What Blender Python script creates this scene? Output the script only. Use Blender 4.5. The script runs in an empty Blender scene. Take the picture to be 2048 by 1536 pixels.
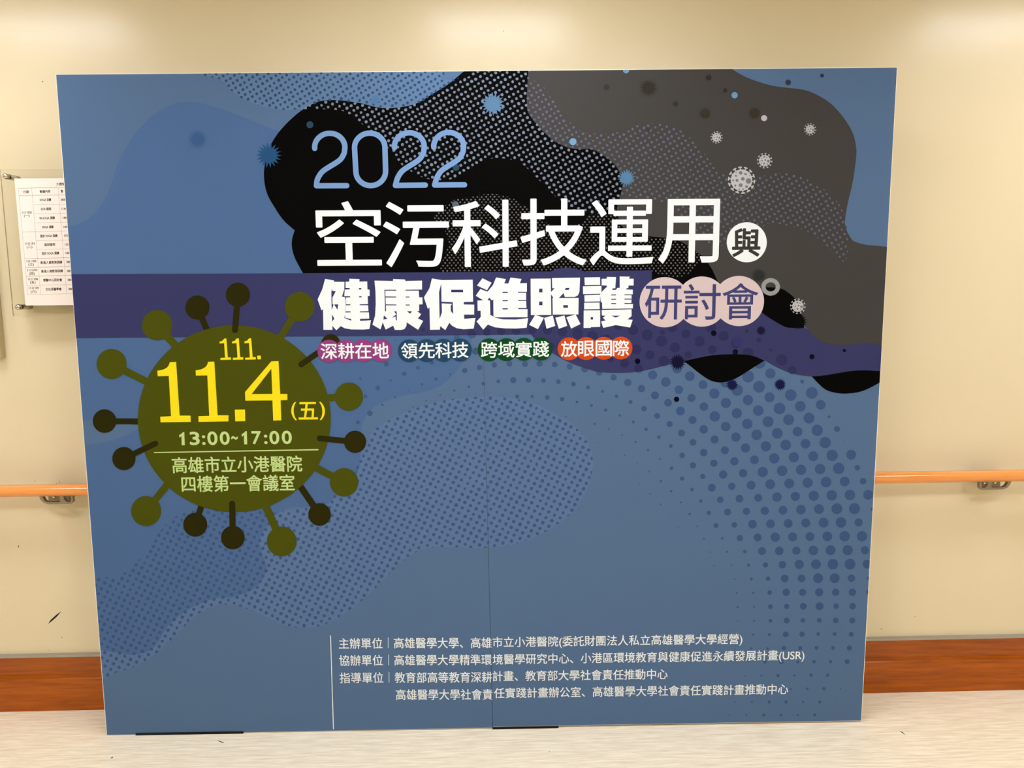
import bpy, bmesh, math, random
from mathutils import Vector, Matrix
from mathutils.geometry import tessellate_polygon

random.seed(7)
sc = bpy.context.scene
COL = sc.collection

# ------------------------------------------------------------------ camera
FPX = 1540.0
CAM = Vector((1.3895, -2.59158, 1.56528))
PITCH, YAW, ROLL = 0.12591, 0.02275, -0.00944
cy, sy = math.cos(YAW), math.sin(YAW)
cp, sp = math.cos(PITCH), math.sin(PITCH)
FWD = Vector((sy * cp, cy * cp, -sp))
R0 = Vector((cy, -sy, 0.0))
U0 = R0.cross(FWD)
RGT = math.cos(ROLL) * R0 + math.sin(ROLL) * U0
UPV = -math.sin(ROLL) * R0 + math.cos(ROLL) * U0
cam_d = bpy.data.cameras.new('camera')
cam = bpy.data.objects.new('camera', cam_d)
COL.objects.link(cam)
cam_d.sensor_fit = 'HORIZONTAL'
cam_d.sensor_width = 36.0
cam_d.lens = FPX / 2048.0 * 36.0
cam_d.clip_start = 0.02
m3 = Matrix((RGT, UPV, -FWD)).transposed()
cam.matrix_world = Matrix.Translation(CAM) @ m3.to_4x4()
sc.camera = cam

# ------------------------------------------------------------------ world, lamps, exposure
sc.view_settings.view_transform = 'Standard'
sc.view_settings.look = 'None'
sc.view_settings.gamma = 1.0
sc.view_settings.use_curve_mapping = False
sc.view_settings.exposure = -0.22
w = bpy.data.worlds.new('world')
sc.world = w
w.use_nodes = True
w.node_tree.nodes['Background'].inputs[0].default_value = (1.0, 0.93, 0.82, 1)
w.node_tree.nodes['Background'].inputs[1].default_value = 0.02

LAMP_COL = (0.97, 0.985, 1.0)
# x, y, size x, size y, strength : the recessed panels of the corridor ceiling
LAMPS = [(-0.50, -0.62, 0.60, 0.30, 31.0), (1.43, -0.62, 0.60, 0.30, 31.0), (3.62, -0.62, 0.60, 0.30, 31.0),
         (0.35, -2.35, 0.60, 0.60, 39.0), (2.45, -2.35, 0.60, 0.60, 39.0),
         (-3.30, -1.5, 0.60, 0.60, 40.0), (6.00, -1.5, 0.60, 0.60, 40.0)]
D = 0.172            # front of the skirting on the floor
WALL = D + 0.022     # wall face
CEIL = 2.72
FLOOR = -0.004


# ------------------------------------------------------------------ helpers
def lin(c):
    out = []
    for v in c[:3]:
        v = v / 255.0
        out.append(v / 12.92 if v <= 0.04045 else ((v + 0.055) / 1.055) ** 2.4)
    return out


def mat(name, rgb, rough=0.5, spec=0.3, metal=0.0, k=1.0, alpha=None):
    m = bpy.data.materials.new(name)
    m.use_nodes = True
    b = m.node_tree.nodes['Principled BSDF']
    k = k if isinstance(k, (tuple, list)) else (k, k, k)
    c = [min(0.92, v * q) for v, q in zip(lin(rgb), k)]
    b.inputs['Base Color'].default_value = (*c, 1)
    b.inputs['Roughness'].default_value = rough
    b.inputs['Specular IOR Level'].default_value = spec
    b.inputs['Metallic'].default_value = metal
    return m


def obj(name, mesh, parent=None, **props):
    o = bpy.data.objects.new(name, mesh)
    COL.objects.link(o)
    if parent is not None:
        o.parent = parent
    for k, v in props.items():
        o[k] = v
    return o


def empty(name, loc, rz=0.0, **props):
    o = bpy.data.objects.new(name, None)
    COL.objects.link(o)
    o.location = loc
    o.rotation_euler = (0, 0, rz)
    for k, v in props.items():
        o[k] = v
    return o


def bm_mesh(name, bm, mats, smooth=False):
    me = bpy.data.meshes.new(name)
    bm.normal_update()
    bm.to_mesh(me)
    bm.free()
    for m in (mats if isinstance(mats, (list, tuple)) else [mats]):
        me.materials.append(m)
    if smooth:
        for p in me.polygons:
            p.use_smooth = True
    return me


def box(bm, x0, x1, y0, y1, z0, z1, mi=0):
    v = [bm.verts.new(p) for p in ((x0, y0, z0), (x1, y0, z0), (x1, y1, z0), (x0, y1, z0),
                                   (x0, y0, z1), (x1, y0, z1), (x1, y1, z1), (x0, y1, z1))]
    for f in ((0, 3, 2, 1), (4, 5, 6, 7), (0, 1, 5, 4), (1, 2, 6, 5), (2, 3, 7, 6), (3, 0, 4, 7)):
        fc = bm.faces.new([v[i] for i in f])
        fc.material_index = mi
    return v


def tube(bm, p0, p1, r, seg=24, cap=True):
    p0, p1 = Vector(p0), Vector(p1)
    d = (p1 - p0).normalized()
    a = d.orthogonal().normalized()
    b = d.cross(a)
    rings = []
    for p in (p0, p1):
        rings.append([bm.verts.new(p + r * (math.cos(2 * math.pi * i / seg) * a + math.sin(2 * math.pi * i / seg) * b)) for i in range(seg)])
    for i in range(seg):
        bm.faces.new((rings[0][i], rings[0][(i + 1) % seg], rings[1][(i + 1) % seg], rings[1][i])).smooth = True
    if cap:
        bm.faces.new(rings[0][::-1])
        bm.faces.new(rings[1])


def lathe(bm, origin, axis, prof, seg=24):
    """prof: list of (distance along the axis, radius)"""
    o, d = Vector(origin), Vector(axis).normalized()
    a = d.orthogonal().normalized()
    b = d.cross(a)
    prev = None
    for (t, r) in prof:
        ring = [bm.verts.new(o + t * d + r * (math.cos(2 * math.pi * i / seg) * a + math.sin(2 * math.pi * i / seg) * b)) for i in range(seg)]
        if prev:
            for i in range(seg):
                bm.faces.new((prev[i], prev[(i + 1) % seg], ring[(i + 1) % seg], ring[i])).smooth = True
        else:
            bm.faces.new(ring[::-1])
        prev = ring
    bm.faces.new(prev)


def ray(u, v):
    return FWD + (u - 1024) / FPX * RGT - (v - 768) / FPX * UPV


def on_wall(u, v, y):
    d = ray(u, v)
    return CAM + d * ((y - CAM.y) / d.y)


# ---- flat outlines -------------------------------------------------------
def area2(p):
    return sum(p[i][0] * p[(i + 1) % len(p)][1] - p[(i + 1) % len(p)][0] * p[i][1] for i in range(len(p)))


def clip(poly, quad):
    """Sutherland-Hodgman against a convex counter-clockwise polygon"""
    if area2(quad) < 0:
        quad = quad[::-1]
    out = list(poly)
    for i in range(len(quad)):
        a, b = quad[i], quad[(i + 1) % len(quad)]
        ex, ey = b[0] - a[0], b[1] - a[1]
        src, out = out, []
        if not src:
            break
        for j in range(len(src)):
            p, q = src[j - 1], src[j]
            sp_ = ex * (p[1] - a[1]) - ey * (p[0] - a[0])
            sq = ex * (q[1] - a[1]) - ey * (q[0] - a[0])
            if sq >= 0:
                if sp_ < 0:
                    t = sp_ / (sp_ - sq)
                    out.append((p[0] + t * (q[0] - p[0]), p[1] + t * (q[1] - p[1])))
                out.append(q)
            elif sp_ >= 0:
                t = sp_ / (sp_ - sq)
                out.append((p[0] + t * (q[0] - p[0]), p[1] + t * (q[1] - p[1])))
    return out


def inside(p, poly):
    x, y = p
    c = False
    j = len(poly) - 1
    for i in range(len(poly)):
        xi, yi = poly[i]
        xj, yj = poly[j]
        if (yi > y) != (yj > y) and x < (xj - xi) * (y - yi) / (yj - yi) + xi:
            c = not c
        j = i
    return c


def smooth(pts, n=6, closed=False):
    """Catmull-Rom through traced points"""
    P = list(pts)
    out = []
    N = len(P)
    rng = N if closed else N - 1
    for i in range(rng):
        p1, p2 = P[i], P[(i + 1) % N]
        p0 = P[i - 1] if (closed or i > 0) else p1
        p3 = P[(i + 2) % N] if (closed or i + 2 < N) else p2
        for k in range(n):
            t = k / n
            t2, t3 = t * t, t * t * t
            out.append(tuple(0.5 * ((2 * p1[j]) + (-p0[j] + p2[j]) * t + (2 * p0[j] - 5 * p1[j] + 4 * p2[j] - p3[j]) * t2 +
                                    (-p0[j] + 3 * p1[j] - 3 * p2[j] + p3[j]) * t3) for j in (0, 1)))
    if not closed:
        out.append(tuple(P[-1]))
    return out


class Flat:
    """collects flat shapes, given as outlines traced in photo pixels, on one plane"""

    def __init__(self, to_local, clips=None):
        self.f = to_local
        self.clips = clips
        self.bm = bmesh.new()
        self.mats = []

    def mi(self, m):
        if m not in self.mats:
            self.mats.append(m)
        return self.mats.index(m)

    def local_poly(self, loops, m, lvl):
        """loops: [outer, hole, hole ...] in local coordinates"""
        flat = [p for lp in loops for p in lp]
        tris = tessellate_polygon([[Vector((p[0], p[1], 0)) for p in lp] for lp in loops])
        vs = [self.bm.verts.new((p[0], -LV * lvl, p[1])) for p in flat]
        k = self.mi(m)
        for t in tris:
            a, b, c = (flat[i] for i in t)
            ar = (b[0] - a[0]) * (c[1] - a[1]) - (c[0] - a[0]) * (b[1] - a[1])
            if abs(ar) < 1e-12:
                continue
            idx = t if ar > 0 else (t[0], t[2], t[1])
            try:
                self.bm.faces.new([vs[i] for i in idx]).material_index = k
            except ValueError:
                pass

    def poly(self, pts, m, lvl, holes=()):
        L = [self.f(*p) for p in pts]
        if self.clips is None:
            self.local_poly([L] + [[self.f(*p) for p in h] for h in holes], m, lvl)
            return
        for q in self.clips:
            c = clip(L, q)
            if len(c) >= 3 and abs(area2(c)) > 1e-9:
                self.local_poly([c], m, lvl)

    def tris(self, verts, tris, m, lvl):
        vs = [self.bm.verts.new((*((lambda a: (a[0], -LV * lvl, a[1]))(self.f(*p))),)) for p in verts]
        k = self.mi(m)
        L = [v.co for v in vs]
        for t in tris:
            a, b, c = (L[i] for i in t)
            ar = (b.x - a.x) * (c.z - a.z) - (c.x - a.x) * (b.z - a.z)
            if abs(ar) < 1e-13:
                continue
            idx = t if ar > 0 else (t[0], t[2], t[1])
            self.bm.faces.new([vs[i] for i in idx]).material_index = k

    def disc(self, x, y, r, m, lvl, n=28, ry=None, hole=None):
        ry = r if ry is None else ry
        pts = [(x + r * math.cos(2 * math.pi * i / n), y + ry * math.sin(2 * math.pi * i / n)) for i in range(n)]
        hs = ()
        if hole:
            hs = ([(x + hole[0] * math.cos(2 * math.pi * i / n), y + hole[1] * math.sin(2 * math.pi * i / n)) for i in range(n)],)
        self.poly(pts, m, lvl, hs)

    def stroke(self, pts, wd, m, lvl, cap=True, closed=False):
        """a line of constant width, one outline with round ends"""
        h = wd / 2
        n = len(pts)
        A, B = [], []
        for i in range(n):
            a = pts[i - 1] if (i > 0 or closed) else pts[i]
            b = pts[(i + 1) % n] if (i < n - 1 or closed) else pts[i]
            l = math.hypot(b[0] - a[0], b[1] - a[1]) or 1
            nx, ny = -(b[1] - a[1]) / l * h, (b[0] - a[0]) / l * h
            A.append((pts[i][0] + nx, pts[i][1] + ny))
            B.append((pts[i][0] - nx, pts[i][1] - ny))
        if closed:
            big, small = (A, B) if abs(area2(A)) > abs(area2(B)) else (B, A)
            self.poly(big, m, lvl, [small])
            return

        def end(c, p):
            a0 = math.atan2(p[1] - c[1], p[0] - c[0])
            return [(c[0] + h * math.cos(a0 - math.pi * k / 10), c[1] + h * math.sin(a0 - math.pi * k / 10)) for k in range(1, 10)] if cap else []
        self.poly(A + end(pts[-1], A[-1]) + B[::-1] + end(pts[0], B[0]), m, lvl)

    def star(self, x, y, ro, ri, n, m, lvl, ph=0.1):
        pts = []
        for i in range(2 * n):
            r = ro if i % 2 == 0 else ri
            a = ph + math.pi * i / n
            pts.append((x + r * math.cos(a), y + r * math.sin(a)))
        self.poly(pts, m, lvl)

    def build(self, name, parent=None, **props):
        return obj(name, bm_mesh(name, self.bm, self.mats), parent, **props)


LV = 0.00012

# ---- lettering: outlines come from Blender's own built-in font ------------
GLY = {}


def prepare(strings):
    tmp = []
    for s in dict.fromkeys(strings):
        c = bpy.data.curves.new('t', 'FONT')
        c.body = s
        c.size = 1
        c.resolution_u = 4
        o = bpy.data.objects.new('t', c)
        COL.objects.link(o)
        tmp.append((s, o, c))
    bpy.context.view_layer.update()
    dg = bpy.context.evaluated_depsgraph_get()
    for s, o, c in tmp:
        me = bpy.data.meshes.new_from_object(o.evaluated_get(dg))
        me.calc_loop_triangles()
        GLY[s] = ([(v.co.x, v.co.y) for v in me.vertices], [tuple(t.vertices) for t in me.loop_triangles])
        bpy.data.meshes.remove(me)
        bpy.data.objects.remove(o)
        bpy.data.curves.remove(c)


def bold(rx, ry=None, n=8):
    ry = rx if ry is None else ry
    if rx == 0:
        return [(0, 0)]
    return [(rx * math.cos(2 * math.pi * i / n), ry * math.sin(2 * math.pi * i / n)) for i in range(n)]


def shear(x, yc, dy):
    return x + dy * (1097 - x) / 12450.0


def glyph_box(F, s, x0, x1, y0, y1, m, lvl, wt=0.0, slope=-0.014):
    """one character fitted to its box in the photo; wt thickens its strokes (photo px)"""
    V, T = GLY[s]
    gx0, gx1 = min(v[0] for v in V), max(v[0] for v in V)
    gy0, gy1 = min(v[1] for v in V), max(v[1] for v in V)
    xc, yc = (x0 + x1) / 2, (y0 + y1) / 2
    for k, (ox, oy) in enumerate(bold(wt)):
        P = []
        for gx, gy in V:
            x = x0 + wt + (gx - gx0) / (gx1 - gx0) * (x1 - x0 - 2 * wt) + ox
            y = y1 - wt - (gy - gy0) / (gy1 - gy0) * (y1 - y0 - 2 * wt) + oy
            P.append((shear(x, yc, y - yc), y + slope * (x - xc)))
        F.tris(P, T, m, lvl + k * 0.15)


def line_text(F, s, xl, yl, xr, yr, h, m, lvl, wt=0.0, e0=-0.08, e1=0.85):
    V, T = GLY[s]
    gx0, gx1 = min(v[0] for v in V), max(v[0] for v in V)
    mid = (e0 + e1) / 2
    for k, (ox, oy) in enumerate(bold(wt, n=6)):
        P = []
        for gx, gy in V:
            u = (gx - gx0) / (gx1 - gx0)
            x = xl + u * (xr - xl)
            yc = yl + u * (yr - yl)
            dy = -(gy - mid) / (e1 - e0) * h
            P.append((shear(x, yc, dy) + ox, yc + dy + oy))
        F.tris(P, T, m, lvl + k * 0.15)


# ------------------------------------------------------------------ room shell
def nodes(m):
    return m.node_tree.nodes, m.node_tree.links, m.node_tree.nodes['Principled BSDF']


def wall_material():
    m = mat('cream_gloss_paint', (232, 216, 170), 0.25, 0.30)
    N, L, b = nodes(m)
    tc = N.new('ShaderNodeTexCoord')
    # brush strokes: noise drawn out across and along
    mp = N.new('ShaderNodeMapping'); mp.inputs['Scale'].default_value = (9, 1, 110)
    mq = N.new('ShaderNodeMapping'); mq.inputs['Scale'].default_value = (120, 1, 9)
    n1 = N.new('ShaderNodeTexNoise'); n1.inputs['Scale'].default_value = 1.0; n1.inputs['Detail'].default_value = 3
    n2 = N.new('ShaderNodeTexNoise'); n2.inputs['Scale'].default_value = 1.0; n2.inputs['Detail'].default_value = 3
    n3 = N.new('ShaderNodeTexNoise'); n3.inputs['Scale'].default_value = 3.0; n3.inputs['Detail'].default_value = 2
    L.new(tc.outputs['Object'], mp.inputs[0]); L.new(tc.outputs['Object'], mq.inputs[0])
    L.new(mp.outputs[0], n1.inputs['Vector']); L.new(mq.outputs[0], n2.inputs['Vector'])
    L.new(tc.outputs['Object'], n3.inputs['Vector'])
    mx = N.new('ShaderNodeMix'); mx.data_type = 'FLOAT'
    L.new(n3.outputs['Fac'], mx.inputs[0]); L.new(n1.outputs['Fac'], mx.inputs[2]); L.new(n2.outputs['Fac'], mx.inputs[3])
    bp = N.new('ShaderNodeBump'); bp.inputs['Strength'].default_value = 0.08; bp.inputs['Distance'].default_value = 0.002
    L.new(mx.outputs[0], bp.inputs['Height'])
    rr = N.new('ShaderNodeMapRange')
    rr.inputs['From Min'].default_value = 0.3; rr.inputs['From Max'].default_value = 0.7
    rr.inputs['To Min'].default_value = 0.235; rr.inputs['To Max'].default_value = 0.275
    L.new(mx.outputs[0], rr.inputs[0]); L.new(rr.outputs[0], b.inputs['Roughness'])
    n4 = N.new('ShaderNodeTexNoise'); n4.inputs['Scale'].default_value = 1.6; n4.inputs['Detail'].default_value = 4
    L.new(tc.outputs['Object'], n4.inputs['Vector'])
    bp2 = N.new('ShaderNodeBump'); bp2.inputs['Strength'].default_value = 0.12; bp2.inputs['Distance'].default_value = 0.02
    L.new(n4.outputs['Fac'], bp2.inputs['Height']); L.new(bp.outputs[0], bp2.inputs['Normal'])
    L.new(bp2.outputs[0], b.inputs['Normal'])
    cr = N.new('ShaderNodeValToRGB')
    c = WALL_ALB
    cr.color_ramp.elements[0].position = 0.3; cr.color_ramp.elements[0].color = (c[0] * .97, c[1] * .965, c[2] * .94, 1)
    cr.color_ramp.elements[1].position = 0.7; cr.color_ramp.elements[1].color = (*c, 1)
    L.new(n4.outputs['Fac'], cr.inputs[0]); L.new(cr.outputs[0], b.inputs['Base Color'])
    return m


def streak_material(name, c0, c1, scale, rough, spec, bump=0.0, coat=0.0):
    m = mat(name, (128, 128, 128), rough, spec)
    N, L, b = nodes(m)
    tc = N.new('ShaderNodeTexCoord')
    mp = N.new('ShaderNodeMapping'); mp.inputs['Scale'].default_value = scale
    n1 = N.new('ShaderNodeTexNoise'); n1.inputs['Scale'].default_value = 1.0; n1.inputs['Detail'].default_value = 6
    n1.inputs['Roughness'].default_value = 0.65
    L.new(tc.outputs['Object'], mp.inputs[0]); L.new(mp.outputs[0], n1.inputs['Vector'])
    cr = N.new('ShaderNodeValToRGB')
    cr.color_ramp.elements[0].position = 0.32; cr.color_ramp.elements[0].color = (*lin(c0), 1)
    cr.color_ramp.elements[1].position = 0.66; cr.color_ramp.elements[1].color = (*lin(c1), 1)
    L.new(n1.outputs['Fac'], cr.inputs[0]); L.new(cr.outputs[0], b.inputs['Base Color'])
    if bump:
        bp = N.new('ShaderNodeBump'); bp.inputs['Strength'].default_value = bump; bp.inputs['Distance'].default_value = 0.001
        L.new(n1.outputs['Fac'], bp.inputs['Height']); L.new(bp.outputs[0], b.inputs['Normal'])
    b.inputs['Coat Weight'].default_value = coat
    b.inputs['Coat Roughness'].default_value = 0.15
    return m


WALL_ALB = (0.75, 0.655, 0.47)
M_wall = wall_material()
M_side = mat('cream_wall_paint', (222, 208, 170), 0.5, 0.3)
M_ceil = mat('ceiling_white', (215, 210, 196), 0.8, 0.2)
M_floor = streak_material('beige_vinyl_floor', (222, 206, 182), (250, 240, 221), (8, 110, 1), 0.42, 0.35)
M_skirt = streak_material('brown_wood_vinyl', (140, 66, 0), (176, 90, 2), (5, 60, 70), 0.24, 0.3, 0.05, 0.1)
M_trim = mat('grey_metal_strip', (165, 160, 150), 0.45, 0.4, 0.3)
M_dark = mat('dark_line', (28, 22, 24), 0.7, 0.2)

X0, X1, Y0 = -4.6, 7.4, -3.9


def slab(name, x0, x1, y0, y1, z0, z1, m, **p):
    bm = bmesh.new()
    box(bm, x0, x1, y0, y1, z0, z1)
    return obj(name, bm_mesh(name, bm, m), **p)


wall_back = slab('wall_back', X0, X1, WALL, WALL + 0.1, FLOOR, CEIL, M_wall, kind='structure')
slab('wall_front', X0, X1, Y0 - 0.1, Y0, FLOOR, CEIL, M_side, kind='structure')
slab('wall_left', X0 - 0.1, X0, Y0 - .1, WALL + 0.1, FLOOR, CEIL, M_side, kind='structure')
slab('wall_right', X1, X1 + 0.1, Y0 - .1, WALL + 0.1, FLOOR, CEIL, M_side, kind='structure')
floor = slab('floor', X0 - .1, X1 + .1, Y0 - .1, WALL + 0.1, FLOOR - 0.1, FLOOR, M_floor, kind='structure')
slab('ceiling', X0 - .1, X1 + .1, Y0 - .1, WALL + 0.1, CEIL, CEIL + 0.1, M_ceil, kind='structure')

# skirting: a flat upper board, a rounded ledge and a thicker lower board
prof = [(WALL, 0.206), (WALL - 0.017, 0.206), (WALL - 0.002, 0.128)]
for i in range(9):
    a = math.pi / 2 * i / 8
    prof.append((WALL - 0.004 - 0.012 * math.sin(a), 0.110 + 0.012 * math.cos(a)))
prof += [(D, FLOOR), (WALL, FLOOR)]
bm = bmesh.new()
ends = []
for x in (X0, X1):
    ends.append([bm.verts.new((x, p[0], p[1])) for p in prof])
for i in range(len(prof)):
    j = (i + 1) % len(prof)
    f = bm.faces.new((ends[0][i], ends[0][j], ends[1][j], ends[1][i]))
    f.smooth = 3 <= i <= 10
bm.faces.new(ends[0]); bm.faces.new(ends[1][::-1])
bmesh.ops.recalc_face_normals(bm, faces=bm.faces)
obj('baseboard_back', bm_mesh('baseboard_back', bm, M_skirt), kind='structure')
slab('trim_1', X0, X1, WALL - 0.018, WALL, 0.206, 0.2145, M_trim, kind='structure')

# marks on the wall and floor: a dark nick and small hairs
Fw = Flat(lambda u, v: (lambda p: (p.x, p.z))(on_wall(u, v, WALL - 0.0006)))
Fw.poly([(96, 1248), (101, 1240), (112, 1230), (123, 1222), (114, 1233), (104, 1242)], M_dark, 0)
for (x, y, a, b) in ((37, 1093, 1.2, 2.2), (124, 1275, .6, 1.8), (85, 163, 1.3, 1.5), (1007, 62, .9, 1.0), (70, 962, .8, 1.5),
                     (119, 964, .7, 1.6), (113, 967, .8, .8), (1830, 1233, 1.6, .5), (1763, 1258, 2.6, .5), (98, 1300, 1, .7)):
    Fw.disc(x, y, a, mat('grey_speck', (120, 105, 80), 0.7, 0.2), 0, 8, b)
o = Fw.build('scuff_mark', wall_back)
o.location.y = WALL - 0.0006


def on_floor(u, v):
    d = ray(u, v)
    p = CAM + d * ((FLOOR + 0.0006 - CAM.z) / d.z)
    return (p.x, p.y)


bm = bmesh.new()
for pts in ([(434, 1480), (440, 1482), (448, 1485), (447, 1486), (439, 1483.5)], [(221, 1516), (226, 1513), (226, 1515), (222, 1517)],
            [(1098, 1503), (1099, 1502), (1100, 1503), (1099, 1504)], [(1799, 1462), (1805, 1464), (1812, 1471), (1804, 1465.5)]):
    vs = [bm.verts.new((*on_floor(*p), FLOOR + 0.0006)) for p in pts]
    bm.faces.new(vs)
obj('floor_scuff', bm_mesh('floor_scuff', bm, M_dark), floor)

# ------------------------------------------------------------------ ceiling lamps
M_frame = mat('white_lamp_frame', (235, 233, 228), 0.4, 0.4)
for i, (x, y, sx, sy_, st) in enumerate(LAMPS):
    e = bpy.data.materials.new('lamp_diffuser')
    e.use_nodes = True
    nt = e.node_tree
    nt.nodes.remove(nt.nodes['Principled BSDF'])
    em = nt.nodes.new('ShaderNodeEmission')
    em.inputs[0].default_value = (*LAMP_COL, 1)
    em.inputs[1].default_value = st
    nt.links.new(em.outputs[0], nt.nodes['Material Output'].inputs[0])
    t = empty('ceiling_light', (x, y, CEIL), category='light', group='recessed corridor ceiling lights',
              label='recessed white ceiling light panel above the corridor, out of view over the backdrop')
    bm = bmesh.new()
    a, b, g = sx / 2, sy_ / 2, 0.025
    for bx in ((-a - g, a + g, -b - g, -b), (-a - g, a + g, b, b + g), (-a - g, -a, -b, b), (a, a + g, -b, b)):
        box(bm, *bx, -0.02, 0)
    obj('frame', bm_mesh('frame', bm, M_frame), t)
    bm = bmesh.new()
    box(bm, -a, a, -b, b, -0.012, 0)
    obj('diffuser', bm_mesh('diffuser', bm, e), t)

# ------------------------------------------------------------------ the backdrop
BYAW = -0.00918
BN = Vector((-math.sin(BYAW), math.cos(BYAW), 0))
BX = Vector((math.cos(BYAW), math.sin(BYAW), 0))


def loc(u, v):
    d = ray(u, v)
    p = CAM + d * (-(CAM.dot(BN)) / d.dot(BN))
    return (p.dot(BX), p.z)


TL, TR, BR, BL = loc(111, 148.3), loc(1795, 134), loc(1723, 1441.5), loc(213, 1470.5)
ST, SB = loc(953, 141.2), loc(985.5, 1455.8)
SBR = (SB[0], SB[1] + 0.004)


def inset(q, d=0.0016):
    c = (sum(p[0] for p in q) / 4, sum(p[1] for p in q) / 4)
    return [(p[0] + math.copysign(d, c[0] - p[0]), p[1] + math.copysign(d, c[1] - p[1])) for p in q]


gap = 0.0006
QL = [BL, (SB[0] - gap, SB[1]), (ST[0], ST[1]), TL]
QR = [(SBR[0] + gap, SBR[1]), BR, TR, (ST[0], ST[1])]
PL = [(QL[0][0] + .0018, QL[0][1] + .001), (QL[1][0], QL[1][1] + .001), (QL[2][0], QL[2][1] - .0018), (QL[3][0] + .0018, QL[3][1] - .0018)]
PR = [(QR[0][0], QR[0][1] + .001), (QR[1][0] - .0018, QR[1][1] + .001), (QR[2][0] - .0018, QR[2][1] - .0018), (QR[3][0], QR[3][1] - .0018)]

K = (1 / 1.28, 1 / 1.12, 1 / 0.97)     # white paper in the photo's light: what turns a colour seen into a colour printed


def ink(name, rgb):
    return mat(name, rgb, 0.7, 0.02, k=K)


I_light = ink('ink_light_blue', (90, 111, 140))
I_deep = ink('ink_mid_blue', (80, 104, 142))
I_pale = ink('ink_pale_blue', (94, 115, 149))
I_patch = ink('ink_patch_blue', (97, 119, 147))
I_spot = ink('ink_dot_blue', (66, 86, 122))
I_spotA = ink('ink_dot_navy', (50, 76, 108))
I_black = ink('ink_black', (7, 6, 5))
I_grey = ink('ink_grey_brown', (71, 65, 61))
I_dotblk = ink('ink_dot_lavender', (124, 127, 142))
I_dotgry = ink('ink_dot_slate', (97, 95, 112))
I_fine = ink('ink_dot_grey', (112, 104, 97))
I_indigo = ink('ink_indigo', (59, 57, 95))
I_indspot = ink('ink_dot_indigo', (49, 47, 84))
I_white = ink('ink_white', (247, 242, 236))
I_2022 = ink('ink_sky_blue', (123, 150, 189))
I_olive = ink('ink_olive', (77, 77, 13))
I_dolive = ink('ink_dark_olive', (45, 39, 9))
I_yellow = ink('ink_yellow', (255, 221, 30))
I_lime = ink('ink_lime', (202, 214, 134))
I_pink = ink('ink_pink', (221, 191, 186))
I_purple = ink('ink_purple', (70, 68, 110))
I_mag = ink('ink_magenta', (150, 62, 120))
I_teal = ink('ink_teal', (36, 68, 92))
I_green = ink('ink_green', (16, 70, 28))
I_orange = ink('ink_orange', (214, 76, 28))
I_virus = ink('ink_pale_grey', (196, 186, 184))
I_vspot = ink('ink_virus_spot', (126, 117, 114))
M_foam = mat('white_foam_board', (236, 232, 222), 0.6, 0.2)

backdrop = empty('event_backdrop', (0, 0, 0), BYAW, category='backdrop',
                 label='large blue printed event backdrop board standing on the floor against the cream wall')


def panel_mesh(name, q):
    bm = bmesh.new()
    f = [bm.verts.new((p[0], 0, p[1])) for p in q]
    b = [bm.verts.new((p[0], 0.012, p[1])) for p in q]
    bm.faces.new(f)
    bm.faces.new(b[::-1])
    for i in range(4):
        bm.faces.new((f[i], b[i], b[(i + 1) % 4], f[(i + 1) % 4]))
    bmesh.ops.recalc_face_normals(bm, faces=bm.faces)
    return bm


def C(x0, y0, s, pts):
    return [(x0 + p[0] / s, y0 + p[1] / s) for p in pts]


Z = 2048 / 700.0
Z2 = 2048 / 350.0
# --- traced outlines
W1 = C(0, 0, Z, [(390, 1330), (440, 1318), (500, 1290), (570, 1230), (620, 1150), (660, 1050), (690, 960), (740, 860), (800, 770), (900, 670),
                 (1000, 615), (1080, 598), (1180, 605), (1300, 640), (1450, 695), (1620, 765), (1760, 800)])
edge = C(700, 640, Z2, [(1420, 240), (1395, 370), (1310, 515), (1230, 620), (1130, 720), (1000, 795), (850, 845), (600, 890), (450, 940), (300, 1010),
                        (200, 1110), (145, 1220), (125, 1330)]) + \
    C(600, 520, Z, [(356, 1120), (345, 1220), (300, 1310), (215, 1380)]) + \
    C(130, 950, Z, [(1500, 185), (1330, 190), (1240, 230), (1180, 300), (1140, 380), (1150, 450), (1180, 540), (1150, 620), (1080, 680), (980, 715), (900, 718),
                    (800, 748), (700, 802), (600, 885), (550, 970), (490, 1030), (400, 1052), (300, 1040), (190, 1020)])
DEEP = smooth(W1) + [(700, 480), (943, 640)] + smooth(edge) + [(120, 1290), (100, 700)]
SLIV = smooth(C(130, 760, 2048 / 300, [(200, 590), (330, 553), (420, 545), (700, 560), (1050, 600)])) + \
    smooth(C(130, 760, 2048 / 300, [(1040, 640), (900, 725), (780, 780), (600, 830), (430, 870), (230, 898)]))
H4 = smooth(C(600, 520, Z, [(430, 1000), (500, 950), (600, 900), (700, 860), (860, 818), (1000, 803), (1120, 800), (1250, 810), (1370, 840), (1480, 893),
                            (1590, 960), (1660, 1030), (1702, 1110), (1714, 1200), (1697, 1280), (1665, 1370), (1610, 1460)]) +
            C(600, 950, Z, [(1665, 105), (1620, 185), (1560, 248), (1480, 305), (1380, 360), (1250, 405), (1100, 426), (960, 426), (830, 421), (720, 433),
                            (650, 468), (600, 507), (540, 562), (440, 665), (330, 760), (200, 848), (100, 886), (0, 893)]) +
            C(130, 950, Z, [(1400, 897), (1300, 882), (1200, 842), (1100, 797), (1020, 767), (940, 757), (860, 772), (760, 827), (680, 905), (600, 985),
                            (520, 1055), (420, 1115), (300, 1155), (200, 1175), (100, 900), (150, 625), (290, 597), (360, 565), (420, 510), (480, 430),
                            (560, 325), (620, 262), (700, 217), (800, 202), (1000, 195), (1150, 205), (1230, 217), (1400, 195), (1500, 162), (1600, 105), (1690, 20)]) +
            C(600, 520, Z, [(330, 1180), (380, 1090)]), 4, True)
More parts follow.
